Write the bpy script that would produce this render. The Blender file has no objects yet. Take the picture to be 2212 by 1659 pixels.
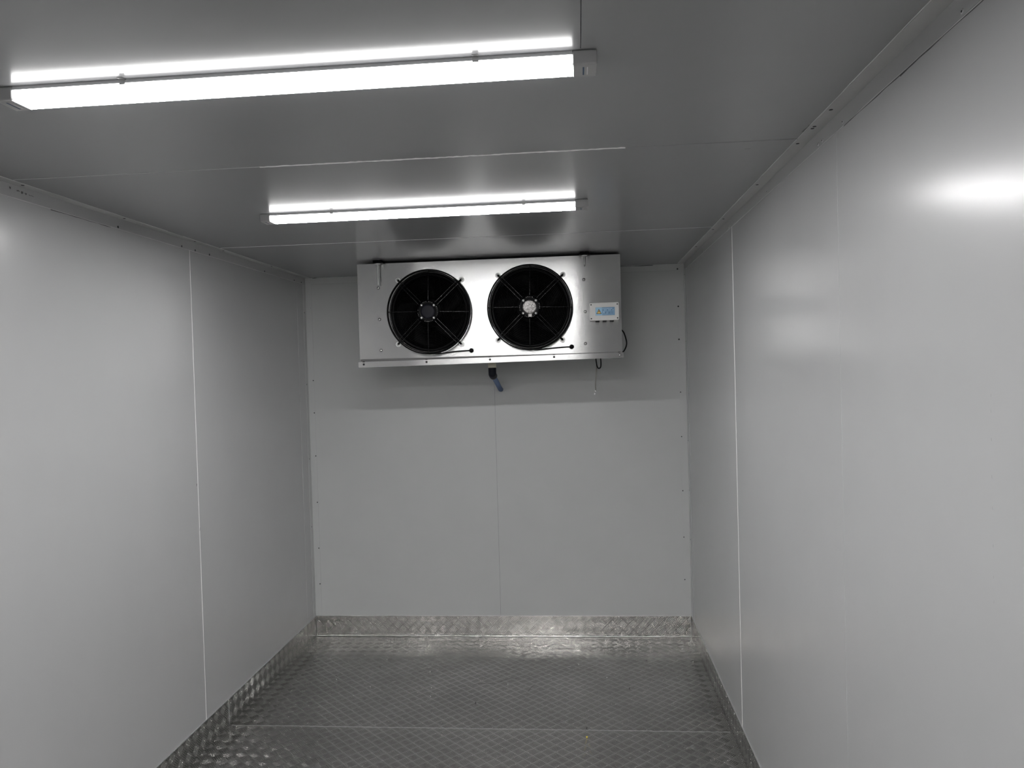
import bpy, bmesh, math, random
from mathutils import Vector, Matrix

SC = bpy.context.scene
COL = SC.collection
R = math.radians
PI = math.pi
rnd = random.Random(7)

# ---------------------------------------------------------------- room sizes (metres)
W, D, H, Y0 = 2.3554, 4.6663, 2.27, -2.45      # width, back wall, ceiling height, rear (door) end
LEG, KICK = 0.040, 0.126                       # corner trim leg, kick plate height

# ---------------------------------------------------------------- camera
def make_camera():
    yaw, pitch, roll = 0.0877, -0.0210, -0.0277
    cy, sy, cp, sp, cr, sr = math.cos(yaw), math.sin(yaw), math.cos(pitch), math.sin(pitch), math.cos(roll), math.sin(roll)
    f = Vector((-sy * cp, cy * cp, sp)); r = Vector((cy, sy, 0)); u = r.cross(f)
    r2 = cr * r + sr * u; u2 = -sr * r + cr * u
    cam = bpy.data.cameras.new('camera'); o = bpy.data.objects.new('camera', cam); COL.objects.link(o)
    m = Matrix(((r2.x, u2.x, -f.x), (r2.y, u2.y, -f.y), (r2.z, u2.z, -f.z)))
    o.matrix_world = Matrix.Translation((0.7507 * H, 0, 0.7344 * H)) @ m.to_4x4()
    cam.sensor_width = 36; cam.sensor_fit = 'HORIZONTAL'; cam.lens = 1637.5 * 36 / 2212
    cam.clip_start = 0.02
    SC.camera = o
make_camera()

# ---------------------------------------------------------------- light and exposure
world = bpy.data.worlds.new('world'); SC.world = world; world.use_nodes = True
world.node_tree.nodes['Background'].inputs[0].default_value = (0.0, 0.0, 0.0, 1)
world.node_tree.nodes['Background'].inputs[1].default_value = 0.0
LAMP_STRENGTH, LAMP_SIDE = 106.0, 9.0      # opal face below, dimmer side walls of the diffuser
LAMP_Y = [1.465, 2.762, 0.168, -1.13]
SC.view_settings.view_transform = 'Standard'
SC.view_settings.look = 'None'
SC.view_settings.exposure = 0.0
SC.view_settings.gamma = 1.0
SC.view_settings.use_curve_mapping = False
SC.cycles.use_denoising = True
SC.cycles.max_bounces = 12; SC.cycles.diffuse_bounces = 8; SC.cycles.glossy_bounces = 8
SC.cycles.sample_clamp_indirect = 60.0
SC.cycles.blur_glossy = 0.0

# ---------------------------------------------------------------- materials
def new_mat(name):
    m = bpy.data.materials.new(name); m.use_nodes = True
    nt = m.node_tree; b = nt.nodes['Principled BSDF']
    return m, nt, b
def N(nt, t, **kw):
    n = nt.nodes.new(t)
    for k, v in kw.items(): setattr(n, k, v)
    return n
def MATH(nt, op, a, b=None, c=None, clamp=False):
    n = nt.nodes.new('ShaderNodeMath'); n.operation = op; n.use_clamp = clamp
    for i, v in enumerate((a, b, c)):
        if v is None: continue
        if isinstance(v, (int, float)): n.inputs[i].default_value = v
        else: nt.links.new(v, n.inputs[i])
    return n.outputs[0]
def setin(b, **kw):
    for k, v in kw.items(): b.inputs[k.replace('_', ' ')].default_value = v

def simple(name, col, rough=.5, metal=0., noise=0.0, nscale=30, bump=0.0, spec=.5, coat=0.0):
    m, nt, b = new_mat(name)
    setin(b, Base_Color=(*col, 1), Roughness=rough, Metallic=metal)
    b.inputs['Specular IOR Level'].default_value = spec
    b.inputs['Coat Weight'].default_value = coat
    tc = N(nt, 'ShaderNodeTexCoord'); no = N(nt, 'ShaderNodeTexNoise')
    no.inputs['Scale'].default_value = nscale; no.inputs['Detail'].default_value = 4
    nt.links.new(tc.outputs['Object'], no.inputs['Vector'])
    if noise:
        mx = N(nt, 'ShaderNodeMix', data_type='RGBA', blend_type='MULTIPLY'); mx.inputs[0].default_value = noise
        mx.inputs[6].default_value = (*col, 1)
        nt.links.new(no.outputs['Fac'], mx.inputs[7]); nt.links.new(mx.outputs[2], b.inputs['Base Color'])
    if bump:
        bp = N(nt, 'ShaderNodeBump'); bp.inputs['Strength'].default_value = .5; bp.inputs['Distance'].default_value = bump
        nt.links.new(no.outputs['Fac'], bp.inputs['Height']); nt.links.new(bp.outputs[0], b.inputs['Normal'])
    return m

def panel_mat(name, col, rough, wav=0.0006, coat=.6, spec=.6, ior=1.5):
    """painted steel sandwich panel: fine orange peel, very gentle waviness, faint dirt"""
    m, nt, b = new_mat(name)
    setin(b, Roughness=.5)
    b.inputs['Specular IOR Level'].default_value = spec
    b.inputs['Coat Weight'].default_value = coat; b.inputs['Coat Roughness'].default_value = rough; b.inputs['Coat IOR'].default_value = ior
    tc = N(nt, 'ShaderNodeTexCoord')
    n1 = N(nt, 'ShaderNodeTexNoise'); n1.inputs['Scale'].default_value = 420; n1.inputs['Detail'].default_value = 2
    n2 = N(nt, 'ShaderNodeTexNoise'); n2.inputs['Scale'].default_value = 1.7; n2.inputs['Detail'].default_value = 1
    n3 = N(nt, 'ShaderNodeTexNoise'); n3.inputs['Scale'].default_value = 5; n3.inputs['Detail'].default_value = 5
    for n in (n1, n2, n3): nt.links.new(tc.outputs['Object'], n.inputs['Vector'])
    b1 = N(nt, 'ShaderNodeBump'); b1.inputs['Strength'].default_value = .12; b1.inputs['Distance'].default_value = .0004
    b2 = N(nt, 'ShaderNodeBump'); b2.inputs['Strength'].default_value = 1; b2.inputs['Distance'].default_value = wav
    nt.links.new(n2.outputs['Fac'], b2.inputs['Height']); nt.links.new(n1.outputs['Fac'], b1.inputs['Height'])
    nt.links.new(b2.outputs[0], b1.inputs['Normal']); nt.links.new(b1.outputs[0], b.inputs['Normal']); nt.links.new(b1.outputs[0], b.inputs['Coat Normal'])
    mr = N(nt, 'ShaderNodeMapRange'); mr.inputs['To Min'].default_value = .965; mr.inputs['To Max'].default_value = 1.03
    nt.links.new(n3.outputs['Fac'], mr.inputs['Value'])
    mx = N(nt, 'ShaderNodeMix', data_type='RGBA', blend_type='MULTIPLY'); mx.inputs[0].default_value = 1
    mx.inputs[6].default_value = (*col, 1)
    nt.links.new(mr.outputs[0], mx.inputs[7]); nt.links.new(mx.outputs[2], b.inputs['Base Color'])
    return m

def tread_mat(name, ua, va, base=.42, rough=.33, u0=0.0, v0=0.0, bend=0.0, relief=.0018):
    """five-bar tread plate: groups of five short raised bars in a basket weave turned 45 degrees.
    ua, va: which object axes ('X','Y','Z') run along the plate."""
    m, nt, b = new_mat(name)
    tc = N(nt, 'ShaderNodeTexCoord'); sep = N(nt, 'ShaderNodeSeparateXYZ')
    nt.links.new(tc.outputs['Object'], sep.inputs[0])
    u = MATH(nt, 'ADD', sep.outputs[ua], 10 + u0); v = MATH(nt, 'ADD', sep.outputs[va], 3 + v0)
    k = 1 / (math.sqrt(2) * .0453)
    p = MATH(nt, 'MULTIPLY', MATH(nt, 'ADD', u, v), k)
    q = MATH(nt, 'ADD', MATH(nt, 'MULTIPLY', MATH(nt, 'SUBTRACT', u, v), k), 0.0)
    par = MATH(nt, 'MODULO', MATH(nt, 'ADD', MATH(nt, 'FLOOR', p), MATH(nt, 'FLOOR', q)), 2)
    lp = MATH(nt, 'SUBTRACT', MATH(nt, 'FRACT', p), .5); lq = MATH(nt, 'SUBTRACT', MATH(nt, 'FRACT', q), .5)
    # t runs along the bars, n across them
    inv = MATH(nt, 'SUBTRACT', 1, par)
    t = MATH(nt, 'ADD', MATH(nt, 'MULTIPLY', lp, par), MATH(nt, 'MULTIPLY', lq, inv))
    n = MATH(nt, 'ADD', MATH(nt, 'MULTIPLY', lq, par), MATH(nt, 'MULTIPLY', lp, inv))
    nn = MATH(nt, 'ADD', MATH(nt, 'MULTIPLY', n, 5.7), 2.5)
    nb = MATH(nt, 'SUBTRACT', MATH(nt, 'FRACT', nn), .5)
    inside = MATH(nt, 'MULTIPLY', MATH(nt, 'GREATER_THAN', nn, 0), MATH(nt, 'LESS_THAN', nn, 5))
    e = MATH(nt, 'SUBTRACT', 1, MATH(nt, 'ADD', MATH(nt, 'POWER', MATH(nt, 'DIVIDE', nb, .40), 2),
                                     MATH(nt, 'POWER', MATH(nt, 'DIVIDE', t, .50), 2)), clamp=True)
    h = MATH(nt, 'MULTIPLY', MATH(nt, 'POWER', e, .55), inside)
    bump = N(nt, 'ShaderNodeBump'); bump.inputs['Strength'].default_value = 1.0; bump.inputs['Distance'].default_value = relief
    nt.links.new(h, bump.inputs['Height'])
    wv = N(nt, 'ShaderNodeTexNoise'); wv.inputs['Scale'].default_value = 9; wv.inputs['Detail'].default_value = 2
    nt.links.new(tc.outputs['Object'], wv.inputs['Vector'])
    wb = N(nt, 'ShaderNodeBump'); wb.inputs['Strength'].default_value = 1; wb.inputs['Distance'].default_value = .0015 + bend
    nt.links.new(wv.outputs['Fac'], wb.inputs['Height']); nt.links.new(wb.outputs[0], bump.inputs['Normal'])
    nt.links.new(bump.outputs[0], b.inputs['Normal'])
    # grime: patchy roughness and tone
    d1 = N(nt, 'ShaderNodeTexNoise'); d1.inputs['Scale'].default_value = 3.2; d1.inputs['Detail'].default_value = 7; d1.inputs['Roughness'].default_value = .62
    d2 = N(nt, 'ShaderNodeTexNoise'); d2.inputs['Scale'].default_value = 60; d2.inputs['Detail'].default_value = 3
    nt.links.new(tc.outputs['Object'], d1.inputs['Vector']); nt.links.new(tc.outputs['Object'], d2.inputs['Vector'])
    rr = N(nt, 'ShaderNodeMapRange'); rr.inputs['From Min'].default_value = .3; rr.inputs['From Max'].default_value = .7
    rr.inputs['To Min'].default_value = rough + .09; rr.inputs['To Max'].default_value = rough - .05
    nt.links.new(d1.outputs['Fac'], rr.inputs['Value'])
    nt.links.new(MATH(nt, 'SUBTRACT', rr.outputs[0], MATH(nt, 'MULTIPLY', h, .03)), b.inputs['Roughness'])
    cr = N(nt, 'ShaderNodeMapRange'); cr.inputs['From Min'].default_value = .3; cr.inputs['From Max'].default_value = .7
    cr.inputs['To Min'].default_value = base * .82; cr.inputs['To Max'].default_value = base * 1.1
    nt.links.new(d1.outputs['Fac'], cr.inputs['Value'])
    c2 = MATH(nt, 'MULTIPLY', cr.outputs[0], MATH(nt, 'ADD', .9, MATH(nt, 'MULTIPLY', d2.outputs['Fac'], .2)))
    cc = N(nt, 'ShaderNodeCombineColor'); nt.links.new(c2, cc.inputs[0]); nt.links.new(MATH(nt, 'MULTIPLY', c2, .985), cc.inputs[1])
    nt.links.new(MATH(nt, 'MULTIPLY', c2, .955), cc.inputs[2]); nt.links.new(cc.outputs[0], b.inputs['Base Color'])
    b.inputs['Metallic'].default_value = 1
    return m

ANISO_ROT = 0.0
def sheet_mat(name, base=.58, rough=.23, aniso=.94):
    """mill finish aluminium sheet with rolling direction along the width and a few scuffs"""
    m, nt, b = new_mat(name)
    setin(b, Metallic=1.0, Anisotropic=aniso)
    tg = N(nt, 'ShaderNodeTangent', direction_type='RADIAL', axis='X'); nt.links.new(tg.outputs[0], b.inputs['Tangent'])
    b.inputs['Anisotropic Rotation'].default_value = ANISO_ROT
    tc = N(nt, 'ShaderNodeTexCoord'); mp = N(nt, 'ShaderNodeMapping'); mp.inputs['Scale'].default_value = (1.5, 30, 120)
    nt.links.new(tc.outputs['Object'], mp.inputs[0])
    n1 = N(nt, 'ShaderNodeTexNoise'); n1.inputs['Scale'].default_value = 3; n1.inputs['Detail'].default_value = 3; nt.links.new(mp.outputs[0], n1.inputs['Vector'])
    n2 = N(nt, 'ShaderNodeTexNoise'); n2.inputs['Scale'].default_value = 11; n2.inputs['Detail'].default_value = 6; n2.inputs['Distortion'].default_value = 1.4
    nt.links.new(tc.outputs['Object'], n2.inputs['Vector'])
    r = N(nt, 'ShaderNodeMapRange'); r.inputs['To Min'].default_value = rough - .008; r.inputs['To Max'].default_value = rough + .012
    nt.links.new(n2.outputs['Fac'], r.inputs['Value']); nt.links.new(r.outputs[0], b.inputs['Roughness'])
    c = N(nt, 'ShaderNodeValToRGB'); c.color_ramp.elements[0].position = .35; c.color_ramp.elements[0].color = (base * .96, base * .96, base * .965, 1)
    c.color_ramp.elements[1].position = .6; c.color_ramp.elements[1].color = (base, base, base * .99, 1)
    nt.links.new(n2.outputs['Fac'], c.inputs[0]); nt.links.new(c.outputs[0], b.inputs['Base Color'])
    bp = N(nt, 'ShaderNodeBump'); bp.inputs['Strength'].default_value = .15; bp.inputs['Distance'].default_value = .0002
    nt.links.new(n1.outputs['Fac'], bp.inputs['Height']); nt.links.new(bp.outputs[0], b.inputs['Normal'])
    return m

WALLC = (.38, .385, .386)
M = {}
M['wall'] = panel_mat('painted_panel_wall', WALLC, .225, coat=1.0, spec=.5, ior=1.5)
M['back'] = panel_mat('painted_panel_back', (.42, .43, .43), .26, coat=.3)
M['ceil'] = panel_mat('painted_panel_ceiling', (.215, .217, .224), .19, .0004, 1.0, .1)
M['trim'] = simple('trim_paint', (.35, .353, .355), .3, 0, .05, 8)
M['seal'] = simple('white_sealant', (.68, .68, .68), .5, 0, .1, 60)
M['seal2'] = simple('thin_sealant_edge', (.50, .50, .50), .4)
M['groove'] = simple('seam_shadow_gap', (.12, .12, .12), .8)
M['rivet'] = simple('blind_rivet', (.55, .55, .56), .35, 1)
M['pin_and_shadow'] = simple('mandrel_and_shadow_dark', (.03, .03, .03), .5, .6)  # also colours the painted shadow rings round the screw heads
M['floor'] = tread_mat('tread_plate_floor', 'X', 'Y', .43, .20, relief=.0019)
M['kick_x'] = tread_mat('tread_plate_kick_back', 'X', 'Z', .62, .08, .01, .004, .0008, .0006)
M['kick_y'] = tread_mat('tread_plate_kick_side', 'Y', 'Z', .46, .17, .0, .004, .0, .0022)
M['joint'] = simple('worn_plate_edge', (.50, .50, .49), .5, 1, .3, 80)
M['kick_edge'] = simple('cut_aluminium_edge', (.75, .75, .74), .35, 1, .15, 80)
M['sheet'] = sheet_mat('aluminium_sheet')
M['sheet2'] = simple('aluminium_side', (.6, .6, .6), .4, 1, .1, 10)
M['black'] = simple('black_fan_plastic', (.0012, .0012, .0015), .35, spec=.06)
M['wire'] = simple('black_coated_wire', (.0012, .0012, .0015), .3, spec=.09)
M['gloss'] = simple('glossy_black_wire', (.003, .003, .0035), .22, spec=.8)
M['rod'] = simple('threaded_steel', (.42, .42, .42), .35, 1)
M['dark'] = simple('dark_interior', (.001, .001, .001), .9, spec=.05)
M['blade'] = simple('fan_blade', (.0008, .0008, .001), .5, spec=.04)
M['chrome'] = simple('zinc_plated_steel', (.80, .80, .79), .18, 1)
M['washer'] = simple('zinc_washer', (.78, .78, .77), .45, 1, .1, 90)
M['foil'] = simple('crinkled_foil_label', (.30, .29, .285), .3, 1, .3, 130, .006)
M['hubdark'] = simple('dark_hub_cap', (.004, .004, .009), .5, spec=.2)
M['mark'] = simple('pale_moulded_marks', (.35, .35, .35), .5)
M['box'] = simple('light_grey_abs', (.56, .56, .55), .45, 0, .05, 20)
M['sticker'] = simple('blue_sticker', (.16, .30, .46), .4)
M['sticker2'] = simple('blue_sticker_light', (.26, .46, .62), .4)
M['stickerd'] = simple('sticker_dark_ink', (.03, .07, .14), .5)
M['stickerw'] = simple('sticker_pale_ink', (.45, .60, .75), .5)
M['yellow'] = simple('warning_yellow', (.75, .50, .12), .45)
M['ink'] = simple('black_ink', (.01, .01, .012), .5)
M['lamp_body'] = simple('white_lamp_plastic', (.34, .34, .34), .45)
M['lamp_metal'] = simple('lamp_housing_metal', (.62, .62, .63), .3, .0)
M['clip'] = simple('stainless_clip', (.5, .5, .5), .35, 1)
M['blue'] = simple('blue_hose', (.035, .10, .26), .4, 0, .1, 40)
M['cream'] = simple('cream_fitting', (.62, .60, .48), .45)
M['elbow'] = simple('black_elbow_rubber', (.004, .005, .010), .5, spec=.2)
M['greywire'] = simple('grey_wire_sheath', (.14, .135, .12), .5)
M['tip'] = simple('crimped_wire_tip', (.8, .8, .8), .3, .4)
M['faint'] = simple('faint_scuff', (.33, .33, .33), .5)
M['smear'] = simple('dark_smudge', (.07, .07, .07), .7)
M['crumb'] = simple('white_crumb', (.85, .85, .82), .5)
M['chipd'] = simple('dark_chip', (.03, .03, .03), .6)
M['ycrumb'] = simple('yellow_scrap', (.75, .60, .08), .5)

def lamp_emit(name, strength):
    m, nt, b = new_mat(name)
    setin(b, Base_Color=(.85, .85, .85, 1), Roughness=.4)
    b.inputs['Emission Color'].default_value = (1.0, .99, .985, 1)
    b.inputs['Emission Strength'].default_value = strength
    return m
M['emit'] = lamp_emit('lit_opal_diffuser', LAMP_STRENGTH)
M['emit_side'] = lamp_emit('lit_opal_diffuser_side', LAMP_SIDE)

# ---------------------------------------------------------------- mesh helpers
class MB:
    """collects shapes for ONE mesh object; each shape may name its own material"""
    def __init__(s): s.v = []; s.f = []; s.mi = []; s.sm = []; s.mats = []
    def _m(s, m):
        if m not in s.mats: s.mats.append(m)
        return s.mats.index(m)
    def add(s, vs, fs, m, smooth=False):
        o = len(s.v); s.v += [tuple(v) for v in vs]; k = s._m(m)
        for f in fs: s.f.append(tuple(i + o for i in f)); s.mi.append(k); s.sm.append(smooth)
    def box(s, a, b, m, skew=None):
        x0, y0, z0 = a; x1, y1, z1 = b
        vs = [(x0,y0,z0),(x1,y0,z0),(x1,y1,z0),(x0,y1,z0),(x0,y0,z1),(x1,y0,z1),(x1,y1,z1),(x0,y1,z1)]
        s.add(vs, [(0,3,2,1),(4,5,6,7),(0,1,5,4),(1,2,6,5),(2,3,7,6),(3,0,4,7)], m)
    def rbox(s, a, b, m, r=.003, n=3, axis=1):
        """box with its edges along `axis` rounded and the front rims chamfered"""
        lo, hi = list(a), list(b); ax = [i for i in range(3) if i != axis]
        if axis == 1: ax = [0, 2]
        prof = []
        for cx, cz, a0 in ((hi[ax[0]]-r, hi[ax[1]]-r, 0), (lo[ax[0]]+r, hi[ax[1]]-r, 90), (lo[ax[0]]+r, lo[ax[1]]+r, 180), (hi[ax[0]]-r, lo[ax[1]]+r, 270)):
            for i in range(n+1):
                t = R(a0 + 90*i/n); prof.append((cx + r*math.cos(t), cz + r*math.sin(t), math.cos(t), math.sin(t)))
        ch = r*.5; rings = []
        for d, off in ((lo[axis], ch), (lo[axis]+ch, 0), (hi[axis]-ch, 0), (hi[axis], ch)):
            ring = []
            for px, pz, nx, nz in prof:
                v = [0,0,0]; v[ax[0]] = px - nx*off; v[ax[1]] = pz - nz*off; v[axis] = d; ring.append(v)
            rings.append(ring)
        k = len(prof); vs = [v for r_ in rings for v in r_]; fs = []
        for j in range(3):
            for i in range(k):
                fs.append((j*k+i, j*k+(i+1)%k, (j+1)*k+(i+1)%k, (j+1)*k+i))
        fs.append(tuple(range(k))[::-1]); fs.append(tuple(3*k+i for i in range(k)))
        s.add(vs, fs, m)
    def frame(s, d):
        d = Vector(d).normalized(); a = Vector((0,0,1)) if abs(d.z) < .9 else Vector((1,0,0))
        x = d.cross(a).normalized(); return x, d.cross(x)
    def lathe(s, c, d, prof, m, n=24, smooth=True, caps=True):
        """prof: list of (distance along d, radius)"""
        c = Vector(c); d = Vector(d).normalized(); x, y = s.frame(d); vs = []; fs = []
        for h, r in prof:
            for i in range(n):
                t = 2*PI*i/n; vs.append(c + d*h + x*(r*math.cos(t)) + y*(r*math.sin(t)))
        k = len(prof)
        for j in range(k-1):
            for i in range(n): fs.append((j*n+i, j*n+(i+1)%n, (j+1)*n+(i+1)%n, (j+1)*n+i))
        s.add(vs, fs, m, smooth)
        if caps:
            for j, rev in ((0, True), (k-1, False)):
                if prof[j][1] > 1e-6:
                    ring = [vs[j*n+i] for i in range(n)]; f = tuple(range(n)); s.add(ring, [f[::-1] if rev else f], m)
    def cyl(s, a, b, r, m, n=16):
        a, b = Vector(a), Vector(b); s.lathe(a, b-a, [(0, r), ((b-a).length, r)], m, n)
    def tube(s, pts, r, m, n=8, closed=False, caps=True):
        pts = [Vector(p) for p in pts]; k = len(pts); vs = []; fs = []
        t0 = (pts[1]-pts[0]).normalized(); x, y = s.frame(t0)
        for i, p in enumerate(pts):
            if closed: t = (pts[(i+1)%k]-pts[i-1]).normalized()
            else: t = (pts[min(i+1,k-1)]-pts[max(i-1,0)]).normalized()
            x = (x - t*x.dot(t)).normalized(); y = t.cross(x)
            rr = r[i] if isinstance(r, (list, tuple)) else r
            for j in range(n):
                a = 2*PI*j/n; vs.append(p + x*(rr*math.cos(a)) + y*(rr*math.sin(a)))
        for i in range(k if closed else k-1):
            for j in range(n):
                a, b = i, (i+1)%k; fs.append((a*n+j, a*n+(j+1)%n, b*n+(j+1)%n, b*n+j))
        s.add(vs, fs, m, True)
        if caps and not closed:
            s.add(vs[:n], [tuple(range(n))[::-1]], m); s.add(vs[-n:], [tuple(range(n))], m)
    def ring(s, c, R0, r, m, y=None, n=72, k=8):
        """wire hoop in the xz plane"""
        c = Vector(c); s.tube([c + Vector((R0*math.cos(2*PI*i/n), 0, R0*math.sin(2*PI*i/n))) for i in range(n)], r, m, k, closed=True)
    def dome(s, c, d, r, h, m, n=14):
        prof = [(h*math.sin(PI/2*i/5), max(r*math.cos(PI/2*i/5), 1e-5)) for i in range(6)]
        s.lathe(c, d, [(0, r)] + prof[1:], m, n)
    def prism(s, poly, a, b, m, axis=1):
        """polygon (2D, in the plane across `axis`) pushed from a to b"""
        n = len(poly); vs = []
        for d in (a, b):
            for p, q in poly:
                v = {0: (d, p, q), 1: (p, d, q), 2: (p, q, d)}[axis]; vs.append(v)
        fs = [tuple(range(n)), tuple(range(n, 2*n))[::-1]] + [(i, n+i, n+(i+1)%n, (i+1)%n) for i in range(n)]
        s.add(vs, fs, m)
    def build(s, name, parent=None, origin=None, fix=True):
        o = Vector(origin) if origin else Vector((0,0,0))
        me = bpy.data.meshes.new(name); me.from_pydata([tuple(Vector(v)-o) for v in s.v], [], s.f)
        for m in s.mats: me.materials.append(M[m])
        me.polygons.foreach_set('material_index', s.mi); me.polygons.foreach_set('use_smooth', s.sm); me.update()
        if fix:
            bm = bmesh.new(); bm.from_mesh(me); bmesh.ops.recalc_face_normals(bm, faces=bm.faces); bm.to_mesh(me); bm.free()
        ob = bpy.data.objects.new(name, me); COL.objects.link(ob); ob.location = o
        if parent is not None:
            ob.parent = parent; ob.location = o - total_loc(parent)
        return ob
def total_loc(o):
    l = Vector(o.location)
    while o.parent: o = o.parent; l += Vector(o.location)
    return l
def tag(o, label=None, cat=None, group=None, kind=None):
    if label: o['label'] = label
    if cat: o['category'] = cat
    if group: o['group'] = group
    if kind: o['kind'] = kind
    return o
def empty(name, loc):
    o = bpy.data.objects.new(name, None); COL.objects.link(o); o.location = loc; o.empty_display_size = .1; return o
def struct(o, label, cat): return tag(o, label, cat, kind='structure')
def copy_tree(o, parent=None):
    c = o.copy(); COL.objects.link(c)
    if parent is not None: c.parent = parent
    for ch in [x for x in bpy.data.objects if x.parent == o and x != c]: copy_tree(ch, c)
    return c

# ---------------------------------------------------------------- the room shell
TH = .10
def wall_side(name, x, sgn, seams, tilts, label):
    """side wall of sandwich panels; each panel is a slab of its own depth within the one mesh, turned by a hair"""
    mb = MB(); ys = [Y0] + seams + [D]
    for i in range(len(ys)-1):
        a, b = ys[i], ys[i+1]; g = .0006
        ta, tb = tilts[i]
        xa, xb = x + sgn*ta, x + sgn*tb
        xo = x + sgn*TH
        vs = [(xa,a+g,0),(xb,b-g,0),(xb,b-g,H),(xa,a+g,H),(xo,a+g,0),(xo,b-g,0),(xo,b-g,H),(xo,a+g,H)]
        mb.add(vs, [(0,1,2,3),(4,7,6,5),(0,4,5,1),(1,5,6,2),(2,6,7,3),(3,7,4,0)], 'wall')
    mb.box((min(x+sgn*TH*.5, x+sgn*TH), Y0, 0), (max(x+sgn*TH*.5, x+sgn*TH), D, H), 'groove')
    return struct(mb.build(name), label, 'wall')
wl = wall_side('wall_left', 0, -1, [.678, 1.96, 3.238, 4.518], [(0,0)]*5, 'pale grey painted panel wall on the left side')
wr = wall_side('wall_right', W, 1, [.672, 1.954, 3.236, 4.555], [(0,0),(0,0),(0,0),(0,0),(0,0)], 'pale grey painted panel wall on the right, with the two lamp glare patches')
def bead(parent, pts, w, mat='seal', jitter=0.0, t=.0012, normal=(1,0,0)):
    """thin raised strip of sealant along a joint"""
    n = Vector(normal); mb = MB(); P = [Vector(p) for p in pts]
    d = (P[-1]-P[0]).normalized(); side = d.cross(n).normalized(); vs = []; fs = []
    for i, p in enumerate(P):
        ww = w * (1 + jitter*rnd.uniform(-.8, 1.2)); off = side*(w*jitter*rnd.uniform(-.6, .6))
        vs += [p+off-side*ww/2, p+off-side*ww*.3+n*t, p+off+side*ww*.3+n*t, p+off+side*ww/2]
    for i in range(len(P)-1):
        for j in range(3): fs.append((i*4+j, i*4+j+1, i*4+4+j+1, i*4+4+j))
        fs.append((i*4+3, i*4, i*4+4, i*4+7))
    fs.append((0,1,2,3)); k = (len(P)-1)*4; fs.append((k+3,k+2,k+1,k))
    mb.add(vs, fs, mat)
    return mb.build('sealant_bead', parent)
def line(a, b, n): a, b = Vector(a), Vector(b); return [a.lerp(b, i/(n-1)) for i in range(n)]
bead(wl, line((0, 3.238, KICK), (0, 3.238, H-LEG), 40), .0036, normal=(1,0,0), jitter=.12)
bead(wl, line((0, 4.518, KICK), (0, 4.518, H-LEG), 4), .003, 'trim', normal=(1,0,0))
bead(wr, line((W, 1.954, KICK), (W, 1.954, H-LEG), 20), .0022, 'wall', normal=(-1,0,0), jitter=.15, t=.0006)
bead(wr, line((W, 3.236, KICK), (W, 3.236, H-LEG), 40), .0046, normal=(-1,0,0), jitter=.12)
bead(wr, line((W, 4.555, KICK), (W, 4.555, H-LEG), 4), .003, 'trim', normal=(-1,0,0))

mb = MB()
for a, b in ((0, 1.1834), (1.1846, W)): mb.box((a, D, 0), (b, D+TH, H), 'back')
mb.box((1.15, D+.0006, 0), (1.22, D+.01, H), 'groove')
wb = struct(mb.build('wall_back'), 'grey painted panel wall at the far end, behind the fan unit', 'wall')
mb = MB(); mb.box((-TH, Y0-TH, 0), (W+TH, Y0, H), 'wall')
struct(mb.build('wall_front'), 'pale grey panel wall behind the viewer', 'wall')

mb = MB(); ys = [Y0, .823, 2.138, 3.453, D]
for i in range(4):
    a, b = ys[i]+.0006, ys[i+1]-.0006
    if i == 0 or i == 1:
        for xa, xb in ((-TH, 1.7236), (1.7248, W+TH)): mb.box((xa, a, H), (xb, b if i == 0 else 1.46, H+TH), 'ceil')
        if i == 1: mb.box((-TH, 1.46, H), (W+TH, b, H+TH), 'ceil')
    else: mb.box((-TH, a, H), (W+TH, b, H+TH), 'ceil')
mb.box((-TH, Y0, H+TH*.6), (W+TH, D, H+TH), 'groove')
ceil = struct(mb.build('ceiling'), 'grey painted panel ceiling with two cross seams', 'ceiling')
bead(ceil, line((LEG, 2.138, H), (.80, 2.138, H), 12), .004, 'trim', .1, normal=(0,0,-1))
bead(ceil, line((.80, 2.14, H), (1.85, 2.136, H), 90), .0065, 'seal', .45, .0018, (0,0,-1))
bead(ceil, line((1.85, 2.136, H), (W-LEG, 2.14, H), 10), .0032, 'ceil', .1, normal=(0,0,-1))
bead(ceil, line((LEG, 3.453, H), (1.3, 3.453, H), 20), .005, 'seal', .1, .0008, normal=(0,0,-1))
bead(ceil, line((1.3, 3.453, H), (W-LEG, 3.453, H), 40), .0045, 'trim', .3, .0008, normal=(0,0,-1))

# floor: two tread plates butting at y = 3.452
mb = MB()
mb.box((-TH, Y0, -.06), (W+TH, 3.4515, 0), 'floor'); mb.box((-TH, 3.4522, -.06), (W+TH, D+TH, -.0006), 'floor')
mb.box((-TH, Y0, -.08), (W+TH, D+TH, -.06), 'groove')
floor = struct(mb.build('floor'), 'dull aluminium tread plate floor with one cross joint', 'floor')
mbj = bead(floor, line((.012, 3.4515, 0), (W-.012, 3.4515, 0), 260), .0044, 'joint', .9, .0007, (0,0,1))
mbj.name = 'joint_edge'
# scar marks where the plate is scratched
for (x, y, l, a) in ((1.14, 3.93, .17, .25), (1.29, 4.0, .10, .5), (1.42, 3.9, .09, 1.2)):
    o = bead(floor, [(x + l*(t-.5)*math.cos(a), y + l*(t-.5)*math.sin(a) + .02*math.sin(3*t), 0) for t in (0,.2,.4,.6,.8,1)], .0014, 'smear', .4, .0002, (0,0,1)); o.name = 'scratch'

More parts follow.
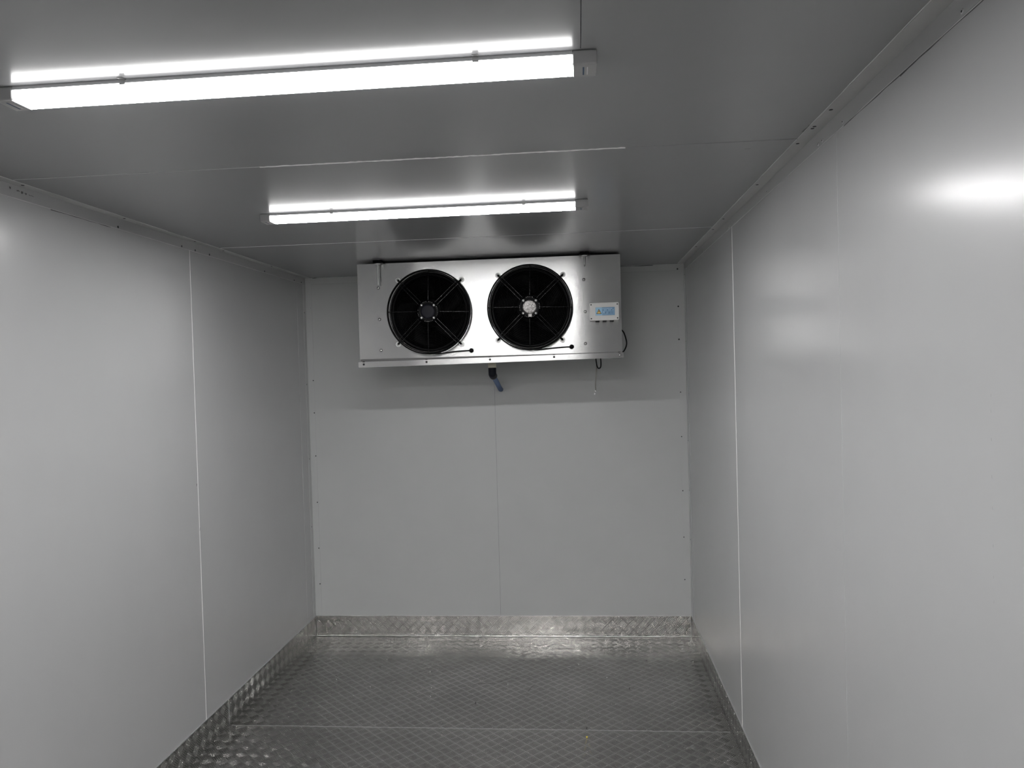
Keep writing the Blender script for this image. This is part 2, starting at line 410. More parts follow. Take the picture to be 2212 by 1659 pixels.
# ---------------------------------------------------------------- kick plates
def kick(name, kind, label):
    mb = MB(); t = .003
    if kind == 'back':
        mb.box((t, D-t, 0), (W-t, D, KICK), 'kick_x'); mb.box((t, D-t-.0006, KICK-.001), (W-t, D, KICK+.0006), 'kick_edge')
        mb.box((t, D-.016, 0), (W-t, D-t, .0035), 'kick_x')
        fold = [(t, D-.018, .0), (W-t, D-.018, .0)]
    else:
        x0, x1 = (0, t) if kind == 'left' else (W-t, W)
        for a, b in ((Y0, 3.4485), (3.4497, D)):
            mb.box((x0, a, 0), (x1, b, KICK), 'kick_y')
        mb.box((x0-(0 if kind == 'left' else .0006), Y0, KICK-.001), (x1+(.0006 if kind == 'left' else 0), D, KICK+.0006), 'kick_edge')
    return struct(mb.build(name), label, 'kick plate')
kb = kick('baseboard_back', 'back', 'aluminium tread plate kick strip along the far wall')
kl = kick('baseboard_left', 'left', 'aluminium tread plate kick strip along the left wall')
kr = kick('baseboard_right', 'right', 'aluminium tread plate kick strip along the right wall')
def renamed(o, n): o.name = n; return o
renamed(bead(kl, line((.003, 3.449, .004), (.003, 3.449, KICK-.004), 16), .005, 'kick_edge', .5, .001, (1,0,0)), 'plate_joint')
renamed(bead(kb, line((.004, D-.0165, .0036), (W-.004, D-.0165, .0036), 90), .004, 'kick_edge', .5, .0015, (0,-.3,.95)), 'folded_lip')
renamed(bead(kb, line((.0045, D-.0035, .003), (.0045, D-.0035, KICK), 8), .003, 'kick_edge', .2, .001, (.7,-.7,0)), 'corner_edge')
renamed(bead(kb, line((W-.0045, D-.0035, .003), (W-.0045, D-.0035, KICK), 8), .003, 'kick_edge', .2, .001, (-.7,-.7,0)), 'corner_edge')

# ---------------------------------------------------------------- corner trims with rivets
T = .0012
def rivet(parent, c, d, r=.0042, dark=True):
    mb = MB(); c = Vector(c); d = Vector(d)
    mb.lathe(c, d, [(0, r), (.0006, r*1.0), (.0014, r*.75), (.0017, r*.45)], 'rivet', 12)
    mb.lathe(c, d, [(.0016, r*.42), (.0021, r*.36)], 'pin_and_shadow', 10)
    o = mb.build('rivet', parent, origin=c); return o
def hole(parent, c, d, r=.0045):
    mb = MB(); mb.lathe(c, d, [(0, r*1.1), (.0008, r), (.0012, r*.7)], 'pin_and_shadow', 10); return mb.build('rivet', parent, origin=c)
def trim(n, boxes, label):
    mb = MB()
    for a, b in boxes: mb.box(a, b, 'trim' if n < 3 else 'back')
    return struct(mb.build('trim_%d' % n), label, 'trim')
cf = .0018
t1 = trim(1, [((0, Y0, H-LEG), (T, D-T, H-T)), ((0, Y0, H-T), (LEG*.85, D-T, H))], 'grey metal angle trim where the left wall meets the ceiling')
t2 = trim(2, [((W-T, Y0, H-LEG), (W, D-T, H-T)), ((W-LEG, Y0, H-T), (W, D-T, H))], 'grey metal angle trim where the right wall meets the ceiling')
t3 = trim(3, [((LEG*.8, D-T, H-LEG), (W-LEG, D, H-T))], 'grey metal angle trim where the far wall meets the ceiling')
t4 = trim(4, [((T, D-2*T, KICK), (LEG, D-T, H-T)), ((0, D-LEG*1.1, KICK), (T, D-T, H-LEG))], 'grey upright angle trim in the far left corner')
t5 = trim(5, [((W-LEG*1.05, D-2*T, KICK), (W-T, D-T, H-T)), ((W-T, D-LEG, KICK), (W, D-T, H-LEG))], 'grey upright angle trim in the far right corner')
for y in (2.713, 3.171, 3.287, 3.420, 4.045, 4.480, 4.60): hole(t1, (T, y, 2.236), (1,0,0))
for y in (2.199, 2.722, 3.248, 3.519, 4.093): hole(t1, (.022, y, H-T), (0,0,-1))
for y in (1.332, 1.902, 2.055, 2.089, 2.638, 3.177, 3.291, 3.96, 4.5): rivet(t2, (W-T, y, 2.238), (-1,0,0), .0052)
for y in (1.345, 1.904, 2.032, 2.049, 2.183, 2.662, 3.265, 3.512, 4.005): hole(t2, (W-.028, y, H-T), (0,0,-1))
for z in (2.237, 2.079): rivet(t4, (.031, D-2*T, z), (0,-1,0))
for z in (1.623, 1.418, 1.145, .85, .558, .33): hole(t4, (.034, D-2*T, z), (0,-1,0), .0035)
for z in (2.05, 1.6, 1.13, .7): hole(t4, (T, D-.03, z), (1,0,0), .0035)
for z in (2.238, 2.012, 1.813): hole(t5, (2.316, D-2*T, z), (0,-1,0))
for z in (1.493, 1.223, .893, .61, .35): hole(t5, (2.318, D-2*T, z), (0,-1,0), .0032)
for z in (2.2, 1.8, 1.2, .9, .6): hole(t5, (W-T, D-.022, z), (-1,0,0), .0032)
# light edge of sealant along the trims
for par, a, b, nrm in ((t1, (0, 1.9, H-LEG-.001), (0, D-.05, H-LEG-.001), (1,0,0)), (t1, (LEG*.85+.001, 1.9, H), (LEG*.85+.001, D-.05, H), (0,0,-1)),
                       (t2, (W, 1.0, H-LEG-.001), (W, D-.05, H-LEG-.001), (-1,0,0)), (t2, (W-LEG-.001, 1.0, H), (W-LEG-.001, D-.05, H), (0,0,-1))):
    bead(par, line(a, b, 60), .0020, 'seal2', .35, .0007, nrm)
bead(t3, line((LEG, D, H-LEG-.001), (W-LEG, D, H-LEG-.001), 10), .0022, 'trim', .1, .0008, (0,-1,0))
# smudges and gaps on the trims
def smear(parent, pts, w, nrm, name='smudge'):
    o = bead(parent, pts, w, 'smear', .7, .0003, nrm); o.name = name; return o
for y_, z_, l_, w_ in ((2.172, 2.2555, .006, .005), (2.205, 2.2540, .012, .0032), (2.222, 2.2525, .009, .0055), (2.238, 2.2520, .008, .0030), (2.262, 2.2515, .022, .0016)):
    smear(t1, [(T, y_+l_*(k/4-.5), z_+.0006*math.sin(k*2.1+y_*90)) for k in range(5)], w_, (1,0,0))
smear(t1, [(.0345, 2.76+.02*i, H-.0001) for i in range(6)], .0025, (0,0,-1), 'open_gap')
smear(t1, [(0, 2.35+.04*i, H-LEG-.003) for i in range(9)], .0022, (1,0,0), 'open_gap')
smear(t1, [(.0355, 3.0+.03*i, H-.0001) for i in range(5)], .0022, (0,0,-1), 'open_gap')
smear(t2, [(W, 1.25+.05*i, H-LEG-.0028) for i in range(14)], .0020, (-1,0,0), 'open_gap')
smear(t2, [(W, 1.50+.02*i, H-LEG-.003) for i in range(5)], .0036, (-1,0,0), 'open_gap')
smear(t2, [(W-LEG-.004, 2.02+.02*i, H-.0001) for i in range(4)], .003, (0,0,-1), 'open_gap')
smear(ceil, [(2.22+.012*i, 2.142+.0015*math.sin(i*1.7), H) for i in range(8)], .0035, (0,0,-1), 'smudge')
smear(ceil, [(2.19+.008*i, 2.215, H) for i in range(3)], .002, (0,0,-1), 'smudge')
smear(t3, [(.05+.014*i, D-T, H-.0035) for i in range(3)], .003, (0,-1,0), 'open_gap')
smear(t3, [(1.93+.06*i, D-T, H-.004) for i in range(5)], .003, (0,-1,0), 'open_gap')
for y, z in ((3.225, 1.18), (3.238, .98)): smear(wl, [(.0012, y+.001*i, z+.004*i) for i in range(4)], .003, (1,0,0))
for i, z in enumerate((1.60, 1.575, 1.53, 1.47, 1.42, 1.36, 1.31, 1.27)):
    smear(wr, [(W, 1.265, z+.005*j) for j in range(2)], .0016, (-1,0,0), 'faint_mark')
for o in [x for x in bpy.data.objects if x.name.startswith('faint_mark')]: o.data.materials[0] = M['faint']

# ---------------------------------------------------------------- ceiling lamps
LX0, LX1, DX0, DX1 = .530, 1.755, .568, 1.708
def make_lamp(y):
    root = empty('linear_ceiling_lamp', ((LX0+LX1)/2, y+.031, H))
    mb = MB()
    mb.prism([(y+.002, H), (y+.060, H), (y+.062, 2.262), (y, 2.262)], DX0, DX1, 'lamp_metal', axis=0)
    mb.build('housing', root, origin=(1.14, y+.03, 2.266))
    mb = MB(); r = .005; za, zb = 2.262, 2.2425
    prof = [(y, za)]
    for i in range(5): t = R(180+90*i/4); prof.append((y+r+r*math.cos(t), zb+r+r*math.sin(t)))
    for i in range(5): t = R(270+90*i/4); prof.append((y+.062-r+r*math.cos(t), zb+r+r*math.sin(t)))
    prof.append((y+.062, za))
    mb.prism(prof, DX0+.0005, DX1-.0005, 'emit', axis=0)
    mb._m('emit_side')                          # upright side faces, the rounding and the ends are dimmer than the face below
    for i, f in enumerate(mb.f):
        zz = [mb.v[j][2] for j in f]
        if max(zz) - min(zz) > .0006: mb.mi[i] = 1
    tag(mb.build('diffuser', root, origin=(1.14, y+.03, 2.25)), 'lit white opal diffuser')
    for x0, x1 in ((LX0, DX0), (DX1, LX1)):
        mb = MB(); mb.rbox((x0, y-.0006, 2.2412), (x1, y+.0626, H), 'lamp_body', .004, 3, axis=0)
        cap = mb.build('end_cap', root, origin=((x0+x1)/2, y+.03, 2.256))
        mb = MB(); xm = (x0+x1)/2
        mb.box((xm-.004, y+.012, 2.2408), (xm-.001, y+.050, 2.2414), 'stickerd'); mb.box((xm+.004, y+.012, 2.2408), (xm+.006, y+.050, 2.2414), 'lamp_metal')
        mb.build('vent_slot', cap, origin=(xm, y+.03, 2.241))
    for x in (.806, 1.522):
        mb = MB(); mb.prism([(y-.0022, 2.2585), (y-.0006, 2.2585), (y-.0006, H-.0016), (y+.0626, H-.0016), (y+.0626, 2.2585), (y+.0642, 2.2585), (y+.0642, H-.0003), (y-.010, H-.0003), (y-.010, H-.0014), (y-.0022, H-.0014)], x-.006, x+.006, 'clip', axis=0)
        tag(mb.build('mounting_clip', root, origin=(x, y, 2.265)), 'small steel clip')
    return root
labs = ['long white lit lamp on the ceiling nearer the viewer, the larger one', 'long white lit lamp on the ceiling in front of the fan unit, the smaller one',
        'lit ceiling lamp right above the viewer, out of the picture', 'lit ceiling lamp behind the viewer, farthest from the fan unit']
base_lamp = make_lamp(LAMP_Y[0])
for i, y in enumerate(LAMP_Y):
    o = base_lamp if i == 0 else copy_tree(base_lamp)
    o.location = ((LX0+LX1)/2, y+.031, H)
    tag(o, labs[i], 'lamp', 'linear lamps on the ceiling')

# ---------------------------------------------------------------- unit cooler (evaporator)
FY = 4.070                                    # front face
UX0, UX1, UY1 = .514, 1.940, 4.500
ZT, ZB = 2.256, 1.735
unit = tag(empty('unit_cooler', (1.227, 4.285, 1.70)), 'bare aluminium cooling unit with two black fans hung under the ceiling', 'cooling unit')
FANS = [(.909, 1.9825), (1.456, 1.9885)]
FR = .2265
def face_with_holes():
    """front sheet: grid of quads fitted round two circular openings"""
    mb = MB(); n = 64; Rh = .214
    x_split = [UX0, (FANS[0][0]+FANS[1][0])/2, UX1]
    for k, (cx, cz) in enumerate(FANS):
        x0, x1 = x_split[k], x_split[k+1]
        inner = []; outer = []
        for i in range(n):
            t = 2*PI*i/n; c, s_ = math.cos(t), math.sin(t)
            inner.append((cx+Rh*c, FY, cz+Rh*s_))
            k1 = 1e9
            if c > 1e-9: k1 = min(k1, (x1-cx)/c)
            if c < -1e-9: k1 = min(k1, (x0-cx)/c)
            if s_ > 1e-9: k1 = min(k1, (ZT-cz)/s_)
            if s_ < -1e-9: k1 = min(k1, (ZB-cz)/s_)
            outer.append((cx+k1*c, FY, cz+k1*s_))
        fs = [(i, (i+1)%n, n+(i+1)%n, n+i) for i in range(n)]
        mb.add(inner+outer, fs, 'sheet')
        for (px, pz) in ((x0, ZT), (x1, ZT), (x0, ZB), (x1, ZB)):   # fill the four corners
            a = math.atan2(pz-cz, px-cx) % (2*PI); i = int(a/(2*PI)*n) % n
            mb.add([outer[i], outer[(i+1)%n], (px, FY, pz)], [(0,1,2)], 'sheet')
    return mb
mb = face_with_holes()
bm_ = mb
# top, sides, back of the casing
def quad(a, b, c, d, m): bm_.add([a,b,c,d], [(0,1,2,3)], m)
quad((UX0,FY,ZT),(UX1,FY,ZT),(UX1,UY1,ZT),(UX0,UY1,ZT),'sheet2')
quad((UX0,FY,ZB),(UX0,FY,ZT),(UX0,UY1,ZT),(UX0,UY1,ZB),'sheet2')
quad((UX1,FY,ZB),(UX1,UY1,ZB),(UX1,UY1,ZT),(UX1,FY,ZT),'sheet2')
quad((UX0,FY,ZB),(UX0,UY1,ZB),(UX1,UY1,ZB),(UX1,FY,ZB),'sheet2')
quad((UX0,UY1,ZB),(UX0,UY1,ZT),(UX1,UY1,ZT),(UX1,UY1,ZB),'dark')
casing = bm_.build('casing', unit, origin=(1.227, 4.285, 1.99), fix=False)
# dark coil block inside
mb = MB(); mb.box((UX0+.04, FY+.12, ZB+.02), (UX1-.14, UY1-.06, ZT-.02), 'dark')
for i in range(36): mb.box((UX0+.06+i*.034, FY+.112, ZB+.03), (UX0+.062+i*.034, FY+.12, ZT-.03), 'blade')
tag(mb.build('coil', unit, origin=(1.2, 4.3, 1.99)), 'dark finned coil behind the fans')
# drip tray: shallow box under the casing, its left end a little lower
def zt(x, top): return (1.722 + .013*(x-UX0)/1.43) if top else (1.692 + .015*(x-UX0)/1.43)
mb = MB(); a, b = UX0-.006, UX1+.006; f0 = FY-.010
vs = [(a,f0,zt(a,0)),(b,f0,zt(b,0)),(b,UY1+.005,zt(b,0)),(a,UY1+.005,zt(a,0)),(a,f0,zt(a,1)),(b,f0,zt(b,1)),(b,UY1+.005,zt(b,1)),(a,UY1+.005,zt(a,1))]
mb.add(vs, [(0,3,2,1),(0,1,5,4),(1,2,6,5),(2,3,7,6),(3,0,4,7),(4,5,6,7)], 'sheet')
tray = mb.build('drip_tray', unit, origin=(1.227, 4.285, 1.71))
mb = MB(); mb.box((a+.012, f0+.0014, 1.724), (b-.012, FY+.001, 1.737), 'groove'); mb.build('tray_gap', unit, origin=(1.227, FY, 1.73))
def screw(name, parent, c, r=.0065, h=.004, mat='chrome', slot=True, d=(0,-1,0)):
    mb = MB(); mb.lathe(c, d, [(0, r*1.22), (.0006, r*1.22)], 'pin_and_shadow', 14); mb.dome(Vector(c)+Vector(d)*.0008, d, r, h, mat)  # dark disc wider than the head paints a shadow ring round it
    if slot: mb.lathe(Vector(c)+Vector(d)*(h+.0004), d, [(0, r*.28), (.0006, r*.25)], 'pin_and_shadow', 8)
    return mb.build(name, parent, origin=c)
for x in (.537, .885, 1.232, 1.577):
    screw('screw', tray, (x, f0, zt(x, 0)+.017), .0048, .003, 'pin_and_shadow', False)
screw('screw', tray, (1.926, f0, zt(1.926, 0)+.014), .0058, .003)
for x in (.537, .885, 1.232, 1.577, 1.922):
    mb = MB(); mb.box((x-.006, f0-.002, zt(x,1)-.001), (x+.006, f0+.002, zt(x,1)+.003), 'pin_and_shadow'); mb.build('notch', tray, origin=(x, f0, 1.73))
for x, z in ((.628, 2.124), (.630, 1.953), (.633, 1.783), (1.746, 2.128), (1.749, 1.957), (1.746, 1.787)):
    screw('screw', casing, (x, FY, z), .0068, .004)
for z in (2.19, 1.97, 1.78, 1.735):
    screw('screw', casing, (UX0, FY+.03, z), .005, .004, 'pin_and_shadow', False, (-1,0,0))

def make_fan(cx, cz, foil):
    yb = FY                                     # mounting plane
    fan = MB()
    # bell-mouth ring: black rim on the sheet, flared throat going inside
    fan.lathe((cx, FY, cz), (0,-1,0), [(-.075, .196), (-.02, .197), (-.004, .203), (.004, .2125), (.006, .2185), (.004, .222), (.0, .2225), (-.001, .20)], 'black', 72, caps=False)
    ring = fan.build('fan', unit, origin=(cx, FY, cz))
    tag(ring, 'black fan with foil label on its hub' if foil else 'black fan with a plain dark hub')
    # guard: domed wire basket
    g = MB(); c = lambda r: (cx, FY-.034-.020*(1-(r/.226)**2), cz)
    g.ring(c(.226), FR, .0034, 'wire', k=8)
    g.ring((cx, FY-.020, cz), FR-.001, .0022, 'wire', k=6)
    g.ring((cx, FY-.008, cz), .2165, .0022, 'gloss', k=8)
    r = .062
    while r < .222:
        g.ring(c(r), r, .0011, 'wire', n=56, k=5); r += .0083
    def pt(a, rr, off=0): 
        y = c(rr)[1]; return (cx+rr*math.cos(a)-off*math.sin(a), y+.002, cz+rr*math.sin(a)+off*math.cos(a))
    for i in range(4):
        a = R(88.5 + 90*i)
        g.tube([pt(a, rr) for rr in (.05, .10, .15, .19, .2265)] + [(cx+.229*math.cos(a), FY-.02, cz+.229*math.sin(a)), (cx+.226*math.cos(a), FY-.004, cz+.226*math.sin(a))], .0020, 'gloss', 8)
        a = R(43.5 + 90*i)
        for off in (-.0085, .0085):
            g.tube([pt(a, rr, off) for rr in (.05, .10, .15, .19, .2265)], .0022, 'gloss', 8)
    g.build('guard', ring, origin=(cx, FY-.03, cz))
    # feet with washers
    for i in range(4):
        a = R(43.5 + 90*i); fx, fz = cx+.2465*math.cos(a), cz+.2465*math.sin(a)
        m_ = MB(); m_.tube([(cx+.225*math.cos(a), FY-.032, cz+.225*math.sin(a)), (cx+.232*math.cos(a), FY-.015, cz+.232*math.sin(a)), (fx, FY-.005, fz)], .0055, 'wire', 8)
        m_.lathe((fx, FY, fz), (0,-1,0), [(0, .0145), (.003, .0145), (.0045, .0125)], 'washer', 20)
        m_.lathe((fx, FY-.0045, fz), (0,-1,0), [(0, .0092), (.0012, .0090)], 'pin_and_shadow', 16)
        m_.dome((fx, FY-.0055, fz), (0,-1,0), .0084, .0045, 'washer'); m_.lathe((fx, FY-.0098, fz), (0,-1,0), [(0, .0026), (.0008, .0022)], 'pin_and_shadow', 8)
        m_.build('mounting_foot', ring, origin=(fx, FY, fz))
    # motor hub plate in the middle of the guard
    h = MB(); yh = FY-.056
    h.lathe((cx, yh+.012, cz), (0,-1,0), [(0, .062), (.010, .062), (.013, .059), (.0135, .044), (.0125, .040)], 'black', 40)
    if foil: 
        h.lathe((cx, yh+.0005, cz), (0,-1,0), [(0, .0385), (.0022, .0375), (.003, .03), (.0032, .0001)], 'foil', 40, caps=False)
        h.box((cx-.008, yh-.002, cz-.052), (cx+.010, yh+.0005, cz-.037), 'foil')
    else:
        h.lathe((cx, yh+.0005, cz), (0,-1,0), [(0, .0385), (.0022, .0375), (.003, .03), (.0032, .0001)], 'hubdark', 40, caps=False)
    for k in range(40):                         # moulded marks round the rim
        if rnd.random() < .35: continue
        a = 2*PI*k/40
        if abs((math.degrees(a)+45) % 90 - 45 - 0) > 33: continue
        rr = .0535; x, z = cx+rr*math.cos(a), cz+rr*math.sin(a); w = rnd.uniform(.0008, .0016)
        h.box((x-w, yh-.0022, z-w), (x+w, yh-.001, z+w), 'mark')
    h.build('hub_plate', ring, origin=(cx, yh, cz))
    for i in range(4):
        a = R(43.5 + 90*i); c0 = (cx+.0475*math.cos(a), yh-.0015, cz+.0475*math.sin(a))
        m_ = MB(); m_.lathe(c0, (0,-1,0), [(0, .0080), (.0015, .0080)], 'black', 16); m_.dome((c0[0], c0[1]-.0015, c0[2]), (0,-1,0), .0074, .006, 'washer')
        m_.build('hub_bolt', ring, origin=c0)
    # impeller: motor can and five swept blades
    b = MB(); b.lathe((cx, FY+.055, cz), (0,-1,0), [(0, .075), (.075, .075), (.085, .068)], 'blade', 36)
    nb = 5
    for k in range(nb):
        vs = []; fs = []; nr, nt_ = 8, 6
        for i in range(nr):
            rr = .07 + (.192-.07)*i/(nr-1); sweep = R(26)*((rr-.07)/.122)**1.3
            for j in range(nt_):
                t = j/(nt_-1)-.5; ang = 2*PI*k/nb + R(20) + sweep + t*R(46+6*i/nr)
                y = FY + .018 + t*(.062-.022*i/nr) + .012*(t*t*4)
                for dy in (0,): vs.append((cx+rr*math.cos(ang), y, cz+rr*math.sin(ang)))
        top = len(vs); vs += [(x, y+.0025, z) for x, y, z in vs[:top]]
        for i in range(nr-1):
            for j in range(nt_-1):
                q = (i*nt_+j, i*nt_+j+1, (i+1)*nt_+j+1, (i+1)*nt_+j); fs.append(q); fs.append(tuple(v+top for v in q[::-1]))
        edge = [i*nt_ for i in range(nr)] + [(nr-1)*nt_+j for j in range(1, nt_)] + [i*nt_+nt_-1 for i in range(nr-2, -1, -1)] + [j for j in range(nt_-2, 0, -1)]
        for i in range(len(edge)): p_, q_ = edge[i], edge[(i+1) % len(edge)]; fs.append((p_, q_, q_+top, p_+top))
        b.add(vs, fs, 'blade', True)
    b.build('impeller', ring, origin=(cx, FY+.02, cz))
    # cable from the guard to the rubber grommet
    gx, gz = (1.131, 1.768) if not foil else (1.672, 1.772)
    m_ = MB(); pts = [(cx+.005, FY-.030, cz-.2255), (cx+.03, FY-.018, cz-.2265), (cx+.07, FY-.010, cz-.2245), (cx+.13, FY-.008, gz-.003), (gx-.03, FY-.008, gz), (gx, FY-.006, gz)]
    m_.tube(catmull(pts, 8), .0033, 'wire', 8); m_.lathe((gx, FY, gz), (0,-1,0), [(0, .0125), (.004, .0125), (.007, .009), (.0075, .004)], 'black', 20)
    m_.build('fan_cable', ring, origin=(gx, FY, gz))
    return ring
def catmull(P, n):
    P = [Vector(p) for p in P]; out = []
    for i in range(len(P)-1):
        p0, p1, p2, p3 = P[max(i-1,0)], P[i], P[i+1], P[min(i+2, len(P)-1)]
        for k in range(n):
            t = k/n; out.append(.5*((2*p1)+(p2-p0)*t+(2*p0-5*p1+4*p2-p3)*t*t+(3*p1-p0-3*p2+p3)*t**3))
    out.append(P[-1]); return out
make_fan(FANS[0][0], FANS[0][1], False)
make_fan(FANS[1][0], FANS[1][1], True)

# junction box
JX0, JX1, JZ0, JZ1, JY = 1.772, 1.925, 1.906, 1.999, FY-.038
mb = MB(); mb.rbox((JX0, JY+.012, JZ0), (JX1, FY, JZ1), 'box', .005, 3); mb.rbox((JX0-.001, JY, JZ0-.001), (JX1+.001, JY+.0125, JZ1+.001), 'box', .005, 3)
jb = tag(mb.build('junction_box', unit, origin=((JX0+JX1)/2, FY, (JZ0+JZ1)/2)), 'light grey plastic junction box with a blue warning sticker')
for x in (JX0+.008, JX1-.008):
    for z in (JZ0+.010, JZ1-.010):
        mb = MB(); mb.lathe((x, JY, z), (0,-1,0), [(0, .0038), (.0005, .0036)], 'ink', 12); mb.build('lid_screw', jb, origin=(x, JY, z))
for x in (JX0+.04, JX0+.078, JX0+.116):
    mb = MB(); mb.lathe((x, JY+.022, JZ0), (0,0,-1), [(0, .011), (.006, .011), (.009, .008)], 'ink', 16); mb.build('cable_gland', jb, origin=(x, JY+.022, JZ0))
# sticker: warning triangle on pale blue, rows of small characters on darker blue
mb = MB(); sx0, sx1, sz0, sz1 = JX0+.0305, JX1-.0215, JZ0+.0255, JZ1-.0245; ys = JY-.0004
mb.box((sx0, ys, sz0), (sx1, JY, sz1), 'sticker'); xm = sx0+.0345
mb.box((sx0+.0012, ys-.0001, sz0+.0012), (xm, ys, sz1-.0012), 'sticker2')
cx_, z0_ = sx0+.0180, sz0+.0085
def tri(s, h, zb): return [(cx_-s, zb), (cx_+s, zb), (cx_, zb+h)]
mb.prism(tri(.0142, .0265, z0_), ys-.0003, ys-.0001, 'ink'); mb.prism(tri(.0103, .0190, z0_+.0026), ys-.0005, ys-.0003, 'yellow')
mb.prism([(cx_-.0002, z0_+.0175), (cx_+.0026, z0_+.0170), (cx_+.0012, z0_+.0118), (cx_+.0030, z0_+.0120), (cx_-.0004, z0_+.0048), (cx_-.0004, z0_+.0092), (cx_-.0028, z0_+.0090)], ys-.0007, ys-.0005, 'ink')
def glyph(x, z, s, m):                          # a small square character made of strokes
    r_ = random.Random(int(x*1e5+z*1e4)); w = s*.11
    for k in range(3): zz = z + s*(.12+.36*k); mb.box((x, ys-.0003, zz), (x+s*.85, ys-.0001, zz+w), m)
    for k in range(r_.choice((1, 2))): xx = x + s*r_.choice((.1, .4, .7)); mb.box((xx, ys-.0003, z+s*.05), (xx+w, ys-.0001, z+s*.95), m)
nx = 8; cw = (sx1-xm-.006)/nx
for i in range(nx): glyph(xm+.003+i*cw, sz1-.0105, cw*.72, 'stickerw' if i < nx-1 else 'stickerd')
for i in range(nx): glyph(xm+.003+i*cw, sz1-.0180, cw*.72, 'stickerw' if i % 3 else 'stickerd')
mb.box((xm+.0080, ys-.0004, sz0+.0125), (xm+.0115, ys-.0001, sz0+.0220), 'stickerw')
glyph(xm+.0145, sz0+.0080, .0085, 'stickerd'); mb.box((xm+.013, ys-.0003, sz0+.0065), (xm+.026, ys-.0001, sz0+.0072), 'stickerw'); mb.box((xm+.0262, ys-.0003, sz0+.0065), (xm+.0269, ys-.0001, sz0+.019), 'stickerw')
for k in range(3): mb.box((xm+.031+.002*k, ys-.0003, sz0+.0085+.0038*k), (xm+.043, ys-.0001, sz0+.0098+.0038*k), 'stickerd')
for k in range(2): mb.box((xm+.050, ys-.0003, sz0+.009+.006*k), (xm+.053, ys-.0001, sz0+.012+.006*k), 'stickerd')
for z in (sz0, sz1-.0008): mb.box((xm, ys-.0002, z), (sx1, ys, z+.0008), 'stickerd')
tag(mb.build('warning_sticker', jb, origin=((sx0+sx1)/2, JY, (sz0+sz1)/2)), 'blue sticker with a yellow and black electric shock warning triangle')

# hanging rods with brackets (front pair in view, rear pair behind the casing)
for (x, zl, y) in ((.636, 2.137, FY-.030), (1.752, 2.203, FY-.030), (.636, 2.12, UY1+.03), (1.752, 2.12, UY1+.03)):
    mb = MB(); n_ = 60; L_ = H - zl
    mb.lathe((x, y, zl), (0,0,1), [(0, .0038)] + [(.002 + (L_-.002)*i/n_, .0046 if i % 2 else .0041) for i in range(n_+1)], 'rod', 12)
    rod = tag(mb.build('threaded_rod', unit, origin=(x, y, H)), 'zinc plated threaded hanging rod')
    mb = MB(); mb.lathe((x, y, 2.2440), (0,0,1), [(0, .0085), (.006, .0085)], 'chrome', 6, smooth=False); mb.build('nut', rod, origin=(x, y, 2.247))
    mb = MB(); mb.lathe((x, y, 2.2505), (0,0,1), [(0, .017), (.0016, .017)], 'washer', 24); mb.build('washer', rod, origin=(x, y, 2.251))
    s_ = 1 if y < 4.3 else -1
    mb = MB(); y0_, y1_ = sorted((y-.018*s_, y+.075*s_)); mb.box((x-.027, y0_, 2.2525), (x+.030, y1_, 2.2555), 'wire')
    mb.box((x-.022, y0_+.004, 2.2560), (x+.024, y1_-.01, 2.2690), 'black')
    mb.build('bracket', unit, origin=(x, y, 2.255))
# flange bolt head on the top edge, between the fans and the right rod
# power cable bowing out at the right-hand side
def cable(name, pts, r, mat, label, cat, n=10, tip=None):
    mb = MB(); c_ = catmull(pts, n); mb.tube(c_, r, mat, 8)
    return tag(mb.build(name, origin=pts[0]), label, cat)
cable('power_cable', [(1.938, 4.20, 1.866), (1.957, 4.195, 1.845), (1.970, 4.19, 1.80), (1.969, 4.19, 1.772), (1.958, 4.195, 1.747), (1.946, 4.20, 1.735)], .0038, 'wire', 'black power cable bowed out beside the right end of the cooling unit', 'cable')
cable('power_cable', [(1.802, 4.20, 1.706), (1.806, 4.20, 1.672), (1.812, 4.20, 1.655), (1.820, 4.20, 1.653), (1.827, 4.20, 1.660), (1.829, 4.20, 1.680), (1.828, 4.20, 1.708)], .0036, 'wire', 'short black cable loop under the drip tray of the cooling unit', 'cable')
sw = empty('sensor_cable', (1.80, 4.2, 1.706))
tag(sw, 'thin twin grey wire hanging down under the right end of the cooling unit', 'cable')
for k, off in enumerate((0, .0045)):
    mb = MB(); pts = [(1.800+off, 4.2, 1.706), (1.803+off*.8, 4.2, 1.66), (1.800+off, 4.2, 1.62), (1.7955+off, 4.2, 1.58), (1.795+off*.8, 4.2, 1.55), (1.796+off*.6, 4.2, 1.530)]
    mb.tube(catmull(pts, 8), .0019, 'greywire', 6); w_ = mb.build('wire', sw, origin=pts[0])
    mb = MB(); e = ((1.7945, 4.2, 1.532), (1.7955, 4.2, 1.524)) if k == 0 else ((1.7915, 4.2, 1.518), (1.790, 4.2, 1.508))
    mb.tube([e[0], e[1]], .0028, 'tip', 8); 
    if k: mb.tube([(1.797, 4.2, 1.531), (1.7915, 4.2, 1.518)], .0012, 'greywire', 6)
    mb.build('wire_end', w_, origin=e[0])

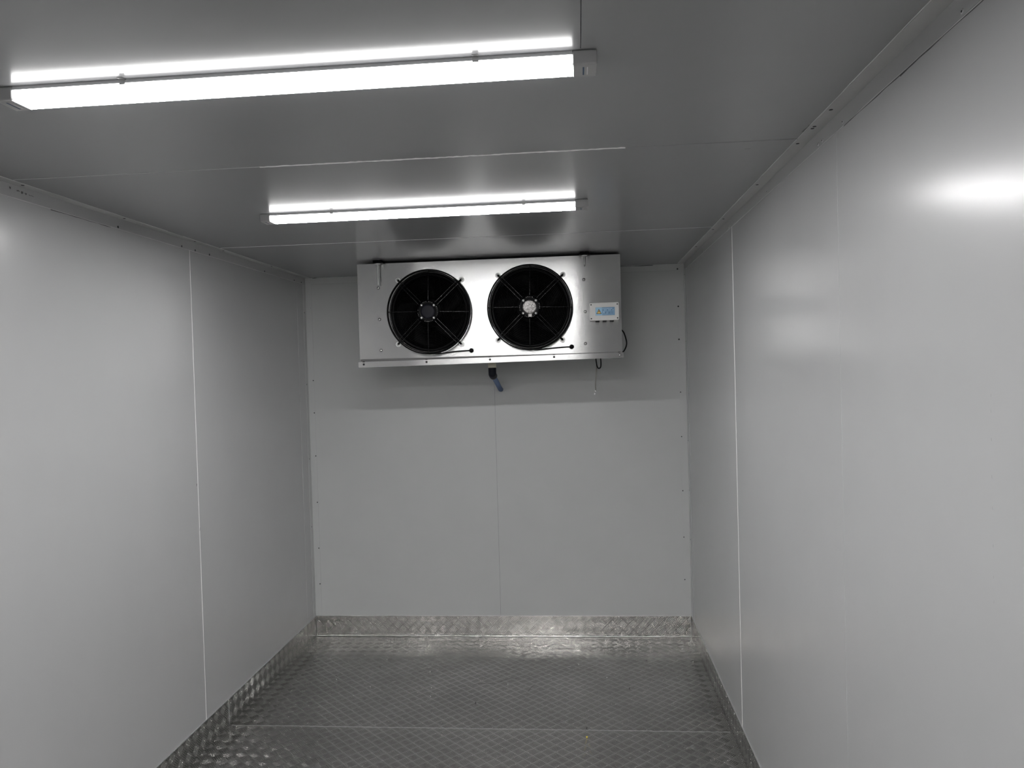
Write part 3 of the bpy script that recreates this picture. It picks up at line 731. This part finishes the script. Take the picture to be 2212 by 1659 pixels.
# drain: cream nut, black elbow, blue hose running back to the wall
dr = empty('drain_pipe', (1.221, 4.25, 1.70)); tag(dr, 'black drain elbow with a blue hose below the middle of the cooling unit', 'pipe')
mb = MB(); mb.lathe((1.221, 4.25, 1.6985), (0,0,-1), [(0, .020), (.0045, .020), (.005, .0235), (.026, .0235), (.027, .020)], 'cream', 24)
tag(mb.build('threaded_nut', dr, origin=(1.221, 4.25, 1.69)), 'cream plastic nut')
mb = MB(); pts = catmull([(1.221, 4.25, 1.676), (1.221, 4.25, 1.652), (1.221, 4.256, 1.636), (1.222, 4.272, 1.628), (1.222, 4.290, 1.626)], 6)
mb.tube(pts, .0222, 'elbow', 24); mb.dome((1.221, 4.250, 1.634), (0, 0, -1), .0218, .018, 'elbow', 24); mb.lathe((1.221, 4.25, 1.676), (0,0,-1), [(0, .0222), (.043, .0218)], 'elbow', 24)
mb.build('elbow', dr, origin=(1.221, 4.25, 1.65))
mb = MB(); mb.tube(catmull([(1.222, 4.285, 1.626), (1.2215, 4.40, 1.600), (1.2225, 4.55, 1.562), (1.2235, 4.64, 1.540), (1.224, D+.02, 1.536)], 8), .0150, 'blue', 20)
tag(mb.build('hose', dr, origin=(1.224, D, 1.54)), 'blue plastic hose')

# ---------------------------------------------------------------- crumbs on the floor
def crumb(x, y, r, mat, label, group, seed, z=0.0006):
    q = random.Random(seed); mb = MB(); n = 7; vs = []
    for k, (zz, rr) in enumerate(((0, .8), (.5, 1), (1, .55))):
        for i in range(n): a = 2*PI*i/n; j = q.uniform(.7, 1.2); vs.append((x+r*rr*j*math.cos(a), y+r*rr*j*math.sin(a)*.8, z+zz*r*1.2))
    fs = [tuple(range(n))[::-1], tuple(range(2*n, 3*n))] + [(k*n+i, k*n+(i+1)%n, (k+1)*n+(i+1)%n, (k+1)*n+i) for k in range(2) for i in range(n)]
    mb.add(vs, fs, mat)
    return tag(mb.build('floor_crumb', origin=(x, y, z)), label, 'debris', group)
WHERE = ['nearest the far kick strip on the left side', 'upper one of three left of middle', 'middle one of three left of middle',
         'lowest one of three left of middle', 'leftmost of all the white crumbs', 'between the leftmost crumb and the line of three', 'right of middle, nearer the far kick strip',
         'right of middle, farther from the far kick strip', 'rightmost, by the right kick strip', 'near the middle of the far floor plate']
WHERE_DARK = ['beside the crumb on the far left side', 'on the right half of the far floor plate', 'nearest the far kick strip on the right side', 'in the middle, short of the cross joint', 'right at the cross joint behind the yellow scrap']
for i, (x, y) in enumerate(((.558, 4.27), (.844, 4.102), (.893, 3.891), (.909, 3.785), (.351, 3.986), (.564, 3.895), (1.664, 4.214), (1.814, 4.04), (2.30, 4.264), (1.291, 3.946))):
    crumb(x, y, .0021, 'crumb', 'tiny white crumb on the floor, ' + WHERE[i], 'white crumbs on the floor', i)
for i, (x, y) in enumerate(((.545, 4.165), (1.925, 3.908), (2.045, 4.28), (1.15, 3.72), (1.70, 3.47))):
    crumb(x, y, .0032, 'chipd', 'tiny dark chip on the floor, ' + WHERE_DARK[i], 'dark chips on the floor', 50+i)
crumb(1.70, 3.382, .0045, 'ycrumb', 'tiny yellow scrap on the floor just in front of the cross joint', None, 99)
